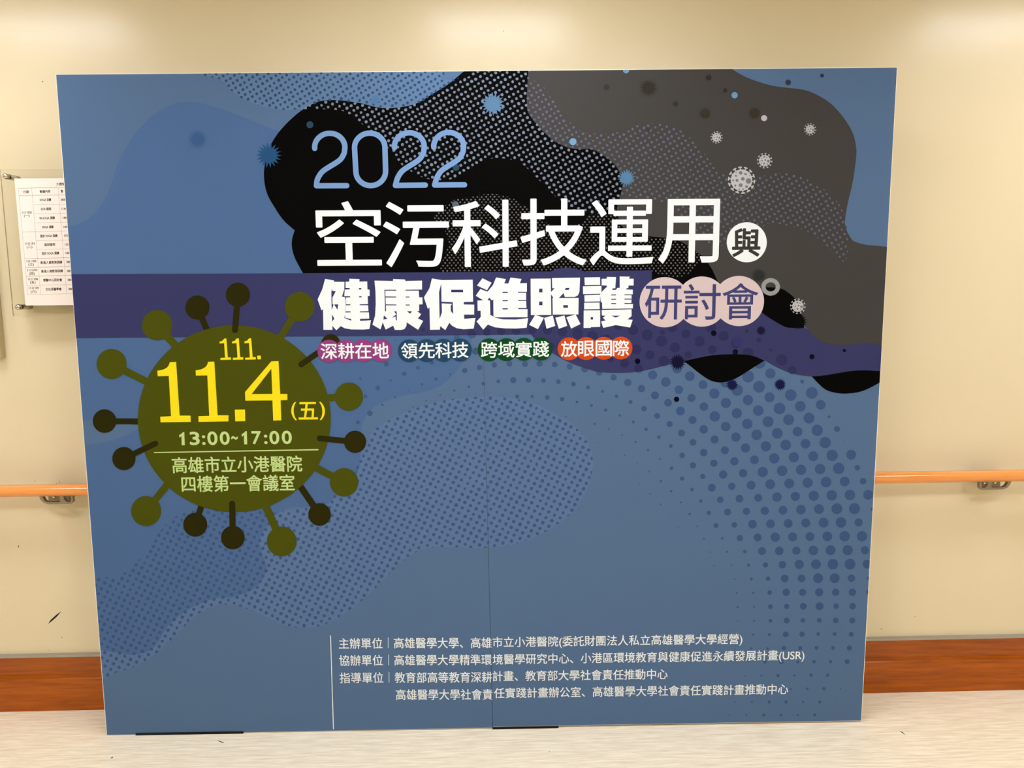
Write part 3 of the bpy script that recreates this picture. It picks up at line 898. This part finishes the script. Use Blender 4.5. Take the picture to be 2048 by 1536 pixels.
HEAVY2 = [
    ([(150, 100), (260, 153), (205, 243), (85, 187)], []),
    ([(315, 90), (433, 110), (412, 162), (462, 163), (487, 92), (620, 108), (600, 160), (685, 158), (685, 262), (578, 262), (578, 274), (675, 274), (675, 362), (580, 362), (580, 373), (675, 373), (680, 458), (580, 458), (580, 471), (693, 471),
      (692, 568), (310, 570), (283, 558), (281, 355), (262, 365), (232, 333), (210, 363), (240, 368), (245, 540), (310, 577), (400, 595), (550, 597), (700, 580), (682, 695), (560, 705), (420, 703), (300, 690), (215, 657), (160, 718), (80, 620),
      (130, 565), (128, 490), (93, 490), (90, 368), (160, 365), (70, 310), (125, 230), (210, 262), (275, 185)], [rc(392, 262, 455, 277), rc(392, 362, 455, 376), rc(392, 460, 455, 475)]),
    ([(730, 105), (972, 103), (978, 540), (733, 542)], [rc(832, 225, 873, 270), rc(832, 380, 873, 425)]),
    ([(987, 98), (1325, 92), (1318, 260), (1300, 305), (1260, 325), (1143, 325), (1125, 278), (1068, 340), (1005, 338), (975, 290), (975, 265), (1022, 218), (990, 220)], [[(1152, 215), (1198, 215), (1188, 240), (1142, 240)]]),
    ([(993, 338), (1308, 336), (1305, 535), (997, 537)], [rc(1123, 423, 1180, 455)]),
    ([(785, 540), (890, 575), (818, 712), (712, 660)], []), ([(997, 548), (1027, 673), (922, 707), (893, 577)], []),
    ([(1137, 548), (1170, 672), (1070, 707), (1028, 575)], []), ([(1272, 535), (1330, 650), (1218, 705), (1160, 568)], []),
    ([(1378, 90), (1565, 87), (1567, 180), (1382, 182)], []), ([(1360, 197), (1583, 192), (1583, 285), (1362, 290)], []),
    ([(1378, 305), (1563, 298), (1567, 378), (1380, 382)], []), ([(1375, 395), (1560, 392), (1562, 470), (1375, 473)], []),
    ([(1370, 487), (1567, 485), (1567, 685), (1455, 688), (1455, 697), (1368, 698)], [rc(1453, 567, 1482, 597)]),
    ([(1585, 107), (1645, 105), (1648, 83), (1758, 85), (1750, 220), (1648, 220), (1648, 188), (1585, 185)], []),
    ([(1803, 78), (1925, 80), (1912, 105), (1970, 105), (1970, 187), (1910, 187), (1905, 219), (1803, 219)], []),
    ([(1640, 210), (1720, 213), (1712, 240), (1755, 240), (1775, 215), (1885, 218), (1880, 235), (1960, 237), (1960, 293), (1860, 293), (1860, 304), (1945, 304), (1945, 345), (1860, 345), (1860, 356), (1945, 356), (1942, 397), (1860, 397), (1860, 409),
      (1963, 409), (1960, 463), (1593, 467), (1590, 390), (1578, 390), (1563, 300), (1590, 260)], [rc(1700, 294, 1758, 306), rc(1700, 347, 1758, 358), rc(1700, 398, 1758, 410)]),
    ([(1585, 483), (1945, 473), (1945, 555), (1895, 595), (1958, 600), (1928, 692), (1755, 663), (1605, 697), (1578, 620), (1633, 607), (1600, 575), (1633, 550), (1588, 548)], [[(1703, 550), (1807, 550), (1755, 573)]])]
for G, H in ((G1, HEAVY1), (G2, HEAVY2)):
    for k, (out_, hs) in enumerate(H):
        F.poly(G(out_), I_white, 12 + (k % 6) * 0.2, [G(h) for h in hs])
F.build('subtitle_lettering', backdrop, label='heavy white characters on the indigo band')

# small round badge with one character
t = Flat(loc)
t.disc(1493.3, 484.6, 40, I_white, 11, 64)
o = t.build('conjunction_badge', backdrop, label='white disc with one dark character')
t = Flat(loc)
glyph_box(t, '與', 1463.9, 1520.9, 456.3, 513.9, ink('ink_charcoal', (62, 57, 52)), 12, 1.3, -0.01)
t.build('badge_character', o)

# three pink discs
F = Flat(loc)
for i, (x, y) in enumerate(((1329.2, 604.4), (1403.5, 603.1), (1477.6, 602.0))):
    F.disc(x, y, 50.2, I_pink, 11 + i * .2, 64)
o = F.build('pink_disc_badge', backdrop, label='three joined pink discs')
F = Flat(loc)
for c, x0, x1, y0, y1 in SEMI:
    glyph_box(F, c, 1200 + x0 / Z, 1200 + x1 / Z, 520 + y0 / Z, 520 + y1 / Z, I_purple, 12.5, 0.45, -0.008)
F.build('badge_characters', o)

# slogans on rows of small discs
for s, m, xs, yy in BADGES:
    F = Flat(loc)
    for i, x in enumerate(xs):
        F.disc(x, yy - i * 0.55, 22.8, m, 15 + i * .2, 40)
    o = F.build('slogan_badge', backdrop, label={I_mag: 'magenta', I_teal: 'dark teal', I_green: 'dark green', I_orange: 'orange'}[m] + ' row of four discs with white characters')
    F = Flat(loc)
    for i, x in enumerate(xs):
        yc = yy - i * 0.55
        glyph_box(F, s[i], x - 16.4, x + 16.4, yc - 15.7, yc + 16.0, I_white, 16.5, 0.42, -0.01)
    F.build('slogan_characters', o)

# --- virus emblem with the date ----------------------------------------------
E1 = lambda x, y: (120 + x / Z, 520 + y / Z)
E3 = lambda x, y: (130 + x / Z, 950 + y / Z)
emblem = Flat(loc)
emblem.disc(469.0, 837.3, 192.9, I_olive, 14, 96, 186.8)
emblem_o = emblem.build('virus_emblem', backdrop, label='big olive green virus disc carrying the date')
# head, head radius, foot, stem width, dark?, over the body?
for hd, r, ft, wd, dark, over in (
        (E1(1042, 203), 71, E1(1025, 410), 35, 1, 1), (E1(1403, 273), 87, E1(1280, 470), 42, 0, 0), (E1(805, 278), 71, E1(870, 430), 36, 1, 0),
        (E1(570, 381), 89, E1(690, 515), 46, 0, 0), (E1(303, 608), 88, E1(520, 717), 42, 0, 0), (E1(262, 942), 69, E1(500, 944), 34, 1, 0),
        (E1(375, 1161), 68, E1(560, 1073), 34, 1, 1), (E1(505, 1468), 88, E1(660, 1275), 42, 0, 0), (E3(763, 290), 70, E3(815, 130), 36, 1, 0),
        (E3(983, 365), 69, E3(979, 168), 36, 1, 1), (E3(1269, 388), 87, E3(1160, 150), 44, 0, 0), (E3(1490, 230), 66, E3(1370, 55), 38, 1, 0),
        (E1(1663, 1300), 83, E1(1470, 1200), 42, 0, 0), (E1(1727, 1063), 65, E1(1520, 1043), 34, 1, 1), (E1(1691, 799), 83, E1(1530, 808), 42, 0, 0),
        (E1(1585, 490), 56, E1(1412, 611), 34, 1, 1)):
    F = Flat(loc)
    m = I_dolive if dark else I_olive
    lv = 14.4 if over else 13.4
    F.disc(hd[0], hd[1], r / Z, m, lv, 40)
    F.stroke([hd, ft], wd / Z, m, lv + .25, over)
    F.build('spike', emblem_o, label='dark olive spike' if dark else 'olive spike')
ED = lambda p: C(300, 660, 1717 / 380, p)
F = Flat(loc)
F.poly(ED([(182, 290), (238, 288), (270, 773), (368, 773), (370, 830), (97, 833), (95, 783), (192, 778), (172, 415), (72, 417), (68, 368), (120, 358), (155, 340), (172, 318)]), I_yellow, 15)
F.poly(ED([(527, 287), (583, 285), (613, 770), (712, 770), (710, 825), (440, 830), (440, 778), (537, 775), (520, 410), (417, 412), (414, 365), (465, 355), (500, 337), (518, 315)]), I_yellow, 15)
F.poly(ED([(768, 720), (860, 718), (862, 822), (772, 825)]), I_yellow, 15)
F.poly(ED([(1098, 283), (1163, 280), (1178, 577), (1243, 577), (1243, 632), (1182, 634), (1188, 815), (1115, 818), (1108, 636), (863, 638), (860, 560)]), I_yellow, 15, [ED([(1098, 350), (1107, 577), (920, 578)])])
for dx in (0, 112, 224):
    F.poly(ED([(x + dx, y - dx * .009) for x, y in [(672, 78), (692, 76), (705, 247), (733, 247), (733, 268), (638, 270), (638, 252), (680, 250), (672, 118), (632, 122), (630, 105), (655, 98)]]), I_yellow, 15)
F.poly(ED([(970, 232), (1002, 231), (1003, 263), (972, 265)]), I_yellow, 15)
s4 = 1717 / 380
for c, x0, x1, y0, y1 in (('(', 1277, 1325, 650, 815), ('五', 1342, 1517, 650, 808), (')', 1533, 1582, 648, 813)):
    glyph_box(F, c, 300 + x0 / s4, 300 + x1 / s4, 660 + y0 / s4, 660 + y1 / s4, I_yellow, 15, 0.5, -0.01)
F.build('date_lettering', emblem_o, label='yellow date numerals')
F = Flat(loc)
for c, x0, x1, y0, y1 in (('3', 360, 450, 918, 1040), (':', 472, 503, 950, 1038), ('0', 520, 612, 915, 1040), ('0', 632, 722, 915, 1037), ('~', 735, 795, 958, 990),
                          ('7', 920, 1005, 913, 1032), (':', 1032, 1063, 945, 1030), ('0', 1080, 1170, 910, 1032), ('0', 1192, 1283, 908, 1030)):
    glyph_box(F, c, 300 + x0 / s4, 300 + x1 / s4, 660 + y0 / s4, 660 + y1 / s4, I_lime, 15, 0.9 if c in '03' else 0.7, 0)
for dx, dy in ((0, 0), (564, -8)):
    F.poly(ED([(x + dx, y + dy) for x, y in ((266, 948), (284, 938), (300, 922), (312, 922), (316, 1040), (289, 1040), (286, 958), (268, 972))]), I_lime, 15)
F.poly(ED([(38, 1102), (1523, 1075), (1523, 1086), (38, 1111)]), I_lime, 15)
line_text(F, '高雄市立小港醫院', 345.0, 930.3, 604.0, 926.8, 31.5, I_lime, 15, 0.5)
line_text(F, '四樓第一會議室', 363.8, 967.8, 589.0, 964.8, 32.0, I_lime, 15, 0.5)
F.build('venue_lettering', emblem_o, label='pale green time and venue lines')

# --- organisers at the foot ---------------------------------------------------
F = Flat(loc)
for s, (bx, by), a, b, h in ROWS:
    line_text(F, s, bx + a[0] / Z, by + a[1] / Z, bx + b[0] / Z, by + b[1] / Z, h / Z, I_white, 12, 0.22)
for s, a, b in ROWS_R:
    line_text(F, s, 600 + a[0] / Z, 950 + a[1] / Z, 1200 + b[0] / Z, 950 + b[1] / Z, 60 / Z, I_white, 12, 0.22)
for x, y0, y1 in ((516, 950, 1012), (518.5, 1050, 1112), (521, 1152, 1213)):
    F.poly(C(600, 950, Z, [(x - 1.4, y0), (x + 1.4, y0), (x + 1.8, y1), (x - 1.0, y1)]), I_white, 12)
F.build('organiser_lettering', backdrop, label='small white organiser lines')
F = Flat(loc)
F.poly(C(600, 950, Z, [(177, 938), (181.5, 938), (199, 1487), (193.5, 1487)]), I_white, 12)
F.build('rule_line', backdrop, label='thin white vertical line')

# --- little printed icons -----------------------------------------------------
for x, y, ro, ri, n, rgb in ((395, 278.5, 19, 11.7, 19, (62, 92, 134)), (538, 310.5, 25.8, 16, 20, (42, 80, 118)), (985.5, 208, 24.3, 15.5, 18, (92, 121, 148)), (1253, 356, 18.2, 11.4, 18, (88, 122, 150)),
                             (1297, 176, 19, 11.2, 19, (56, 48, 42)), (1410, 227, 13.4, 8.8, 20, (60, 52, 42)), (1509, 226.5, 13.4, 8.8, 20, (58, 50, 42)), (1517, 551, 15.5, 10, 20, (48, 48, 46)),
                             (1597, 643, 17, 11.5, 22, (9, 8, 8)), (1522, 661, 10.3, 7, 22, (26, 24, 52)), (1355, 724, 17, 11.3, 22, (22, 20, 48)), (1464, 769.5, 12.4, 8.6, 22, (26, 26, 66)), (1560, 769, 12.6, 8.7, 22, (26, 26, 66)),
                             (1476, 683, 12.5, 8.5, 22, (54, 52, 98)), (1381, 683.5, 12, 8.5, 22, (58, 56, 102))):
    F = Flat(loc)
    F.star(x, y, ro, ri * 0.93, min(n, 18), ink('ink_burst', rgb), 10.6, random.uniform(0, .3))
    F.build('starburst', backdrop)
for x, y, r, rgb in ((1275, 722.4, 5.6, (12, 12, 28)), (1353, 798.5, 5.3, (12, 12, 28)), (1427.3, 666.5, 5.6, (12, 12, 30)), (1470.6, 703.8, 5.6, (14, 14, 32)), (1623.6, 713.5, 5.2, (12, 12, 28)), (1688.3, 701, 3.3, (12, 12, 28)),
                     (1213, 174.5, 5.8, (58, 50, 50)), (1351, 208, 5.6, (55, 50, 47)), (1417, 155.4, 5.9, (52, 46, 45)), (1450, 181, 4.6, (52, 47, 44)), (1469, 190.6, 6.3, (112, 146, 180)), (1528, 236.4, 6, (196, 184, 184)),
                     (1576, 165, 5.7, (52, 60, 76)), (1644, 151.3, 3.6, (40, 50, 68)), (1146, 283.5, 7, (113, 152, 180)), (1295, 259, 5.2, (64, 56, 56)), (620, 249.6, 6.9, (46, 66, 84)), (750, 200, 8.6, (82, 116, 150)),
                     (912, 335, 6.8, (48, 68, 86)), (911, 409, 6.6, (84, 98, 112))):
    F = Flat(loc, [PL + [], PR + []] if False else None)
    F.disc(x, y, r, ink('ink_particle', rgb), 10.4, 24)
    F.build('particle_dot', backdrop)
F = Flat(loc, [PR])
F.disc(1252, 141, 6, ink('ink_particle', (112, 140, 165)), 10.4, 24)
F.build('particle_dot', backdrop)
F = Flat(loc)
F.disc(1541, 573.7, 18.6, ink('ink_ring', (154, 148, 146)), 10.8, 48, 17.5, (10.2, 9.2))
F.build('ring_dot', backdrop, label='grey ring')


def virus(x, y, body, outer):
    F = Flat(loc)
    F.disc(x, y, body, I_virus, 11, 40)
    n = 14 if body > 15 else 12
    for i in range(n):
        a = 2 * math.pi * (i + .25) / n
        ca, sa = math.cos(a), math.sin(a)
        tip = (x + outer * .96 * ca, y + outer * .96 * sa)
        F.stroke([(x + body * .95 * ca, y + body * .95 * sa), tip], body * .09, I_virus, 11.2, False)
        hw = body * .12
        F.stroke([(tip[0] - hw * sa, tip[1] + hw * ca), (tip[0] + hw * sa, tip[1] - hw * ca)], body * .12, I_virus, 11.4)
    for dx, dy, r in ((-.08, -.68, .17), (.3, -.58, .08), (.4, -.55, .1), (.12, -.12, .17), (.65, .08, .26), (-.42, .02, .14), (-.78, .02, .09), (-.52, -.4, .1), (-.58, .5, .1), (-.08, .47, .18), (.47, .6, .13), (-.22, .85, .07),
                      (.14, .84, .08), (.75, -.4, .05), (-.5, -.68, .05)):
        F.disc(x + dx * body, y + dy * body, r * body, I_vspot, 11.6, 14)
    F.build('virus_icon', backdrop)


for a in ((1482.8, 360.4, 21.5, 27), (1529, 321.5, 11.3, 15.2), (1433, 275, 8.7, 11.9), (1620, 259, 8.7, 12), (1595.4, 612.6, 11.3, 15.3)):
    virus(*a)

# ------------------------------------------------------------------ acrylic notice holder and the schedule
YS = WALL - 0.058      # back of the sheet
sheet_t = 0.005


def wl(u, v, y):
    p = on_wall(u, v, y)
    return (p.x, p.z)


ax0 = -0.2795
az0, az1 = 1.4795, 1.9745
ax1 = ax0 + 0.72
holder = empty('acrylic_notice_holder', (ax0, WALL, az0), category='notice holder',
               label='clear acrylic sheet on chrome wall standoffs left of the backdrop')
M_acr = bpy.data.materials.new('clear_acrylic')
M_acr.use_nodes = True
nt = M_acr.node_tree
nt.nodes.remove(nt.nodes['Principled BSDF'])
tr = nt.nodes.new('ShaderNodeBsdfTransparent'); tr.inputs[0].default_value = (0.985, 0.985, 0.97, 1)
gl = nt.nodes.new('ShaderNodeBsdfGlossy'); gl.inputs['Roughness'].default_value = 0.03
fr = nt.nodes.new('ShaderNodeFresnel'); fr.inputs[0].default_value = 1.3
mx = nt.nodes.new('ShaderNodeMixShader')
nt.links.new(fr.outputs[0], mx.inputs[0]); nt.links.new(tr.outputs[0], mx.inputs[1]); nt.links.new(gl.outputs[0], mx.inputs[2])
nt.links.new(mx.outputs[0], nt.nodes['Material Output'].inputs[0])
M_acre = M_acr.copy()
M_acre.name = 'acrylic_edge'
M_acre.node_tree.nodes['Transparent BSDF'].inputs[0].default_value = (0.90, 0.89, 0.78, 1)
bm = bmesh.new()
box(bm, 0, ax1 - ax0, YS - sheet_t - WALL, YS - WALL, 0, az1 - az0)
for f in bm.faces:
    f.normal_update()
    f.material_index = 0 if abs(f.normal.y) > .5 else 1
obj('sheet', bm_mesh('sheet', bm, [M_acr, M_acre]), holder)
M_chrome = mat('chrome', (205, 200, 192), 0.16, 0.5, 1.0)
for (sx, sz) in ((-0.2565, 1.9520), (-0.2535, 1.5108)):
    bm = bmesh.new()
    o_ = (sx - ax0, 0, sz - az0)
    lathe(bm, o_, (0, -1, 0), [(0, .0095), (.051, .0095), (.0525, .0085), (.0578, .0085)])
    so = obj('standoff', bm_mesh('standoff', bm, M_chrome), holder)
    bm = bmesh.new()
    lathe(bm, o_, (0, -1, 0), [(.0632, .0085), (.0637, .0100), (.071, .0100), (.075, .0085), (.0775, .0055), (.0785, .001)])
    obj('cap', bm_mesh('cap', bm, M_chrome), so)
    bm = bmesh.new()
    lathe(bm, o_, (0, -1, 0), [(.0579, .006), (.0631, .006)])
    obj('washer', bm_mesh('washer', bm, mat('black_washer', (20, 20, 20), .6, .2)), so)

# printed schedule: a paper behind the sheet's face
YP = YS - sheet_t - 0.0012
pa = empty('schedule_sheet', (0, YP, 0), category='paper', label='white printed meeting schedule paper on the acrylic sheet')
px0, pz0 = wl(51, 611, YP)
px1, pz1 = wl(30, 357, YP)
bm = bmesh.new()
box(bm, px0, px0 + 0.594, 0.0, 0.0008, pz0, pz1)
obj('paper', bm_mesh('paper', bm, mat('white_paper', (240, 231, 228), 0.75, 0.15)), pa)
F = Flat(lambda u, v: wl(u, v, YP))
M_txt = mat('toner', (52, 48, 46), 0.7, 0.15)
M_rule = mat('toner_line', (150, 142, 136), 0.7, 0.15)
SC = 878 / 240.0
P5 = lambda x, y: (x / SC, 300 + y / SC)


def rule(x0, y0, x1, y1, wd=0.42):
    (a, b), (c, d) = P5(x0, y0), P5(x1, y1)
    l = math.hypot(c - a, d - b)
    nx, ny = -(d - b) / l * wd / 2, (c - a) / l * wd / 2
    F.poly([(a + nx, b + ny), (c + nx, d + ny), (c - nx, d - ny), (a - nx, b - ny)], M_rule, 1)


def colx(k, y):
    a = {0: (135, 280, 203, 1058), 1: (232, 278, 298, 1055), 2: (425, 275, 488, 1050)}[k]
    return a[0] + (y - a[1]) / (a[3] - a[1]) * (a[2] - a[0])


rule(135, 280, 203, 1058); rule(232, 278, 298, 1055); rule(425, 275, 488, 1050)
for y, full in ((280, 1), (335, 1), (402, 0), (467, 0), (533, 0), (600, 1), (664, 0), (728, 0), (795, 1), (860, 1), (924, 1), (991, 1), (1058, 1)):
    x = colx(0 if full else 1, y)
    rule(x, y, x + 480, y - 480 * .022, 0.7 if y in (280, 335, 795, 860, 924) else 0.42)
for s, x, y, wd in SHEET:
    wd = wd or 60
    if s in ('大禮堂', '會') or (s.isdigit() and len(s) == 4):
        if s == '大禮堂':
            x, wd = 442, 62
        elif s.isdigit():
            x = x - 1 + 6
    (a, b) = P5(x - wd / 2, y + wd * .011)
    (c, d) = P5(x + wd / 2, y - wd * .011)
    line_text(F, s, a, b, c, d, 5.8, M_txt, 1.2, 0.14)
F.build('schedule_text', pa)

# edge of the next sign at the far left
bm = bmesh.new()
box(bm, -0.45, 0, -0.03, 0, 0, 0.62)
bmesh.ops.bevel(bm, geom=list(bm.edges), offset=0.0015, segments=2, affect='EDGES')
o = obj('wall_sign', bm_mesh('wall_sign', bm, mat('beige_sign', (196, 180, 140), .5, .3)), category='sign',
        label='beige sign edge at the far left of the wall, beside the acrylic notice holder')
o.location = (-0.3550, WALL, 1.3315)

# ------------------------------------------------------------------ handrail
RY, RR = WALL - 0.086, 0.0212
rz = 0.8640
M_rail = streak_material('orange_wood_rail', (232, 146, 72), (242, 160, 86), (2.5, 40, 40), 0.16, 0.5)
M_steel = mat('brushed_steel', (150, 138, 120), 0.38, 0.5, 0.75)
M_steel2 = mat('dark_bracket_plate', (134, 120, 98), 0.45, 0.4, 0.5)
rail = empty('handrail', (X0, RY, 0.0), category='handrail', label='orange wooden handrail running along the cream wall behind the backdrop')
bm = bmesh.new()
tube(bm, (0.02, 0, rz), (X1 - X0 - 0.02, 0, rz), RR, 40)
obj('rail', bm_mesh('rail', bm, M_rail), rail)


def extrude_xz(bm, loops, y0, y1):
    flat = [p for lp in loops for p in lp]
    tr_ = tessellate_polygon([[Vector((p[0], p[1], 0)) for p in lp] for lp in loops])
    A = [bm.verts.new((p[0], y0, p[1])) for p in flat]
    B = [bm.verts.new((p[0], y1, p[1])) for p in flat]
    for t_ in tr_:
        bm.faces.new([A[i] for i in t_]); bm.faces.new([B[i] for i in reversed(t_)])
    k = 0
    for lp in loops:
        n = len(lp)
        for i in range(n):
            j = (i + 1) % n
            bm.faces.new((A[k + i], A[k + j], B[k + j], B[k + i]))
        k += n
    bmesh.ops.recalc_face_normals(bm, faces=bm.faces)


def bracket(x, sgn):
    """a U-shaped strap under the rail in front of a screwed wall plate; sgn mirrors it"""
    X = lambda v: x - X0 + sgn * v
    zb = rz - RR
    top = zb + 0.006
    out_ = [(-.058, top), (-.057, zb - .020), (-.050, zb - .027), (-.030, zb - .0275), (.030, zb - .027), (.046, zb - .021), (.056, zb - .008), (.060, top)]
    h1 = [(-.012, zb - .0195), (.030, zb - .0195), (.040, zb - .015), (.046, zb - .004), (.047, zb + .002), (-.010, zb + .002), (-.014, zb - .010)]
    h2 = [(-.051, zb + .002), (-.026, zb + .002), (-.026, zb - .008), (-.034, zb - .019), (-.046, zb - .020), (-.051, zb - .016)]
    bm = bmesh.new()
    extrude_xz(bm, [[(X(a), b) for a, b in lp] for lp in (out_, h1, h2)], -0.010, 0.004)
    br = obj('bracket', bm_mesh('bracket', bm, M_steel), rail)
    bm = bmesh.new()
    a, b = sorted((X(-.050), X(.060)))
    box(bm, a, b, 0.0, WALL - RY - 0.001, top - 0.004, top + 0.002)
    a, b = sorted((X(.004), X(.080)))
    box(bm, a, b, WALL - RY - 0.006, WALL - RY, zb - .043, zb + 0.004)
    obj('wall_plate', bm_mesh('wall_plate', bm, M_steel2), br)
    for dx in (.020, .060):
        bm = bmesh.new()
        lathe(bm, (X(dx), WALL - RY - 0.006, zb - 0.024), (0, -1, 0), [(0, .0062), (.002, .006), (.0035, .003), (.004, .001)], 16)
        obj('screw', bm_mesh('screw', bm, M_chrome), br)


bracket(-0.166, -1)
bracket(3.205, 1)
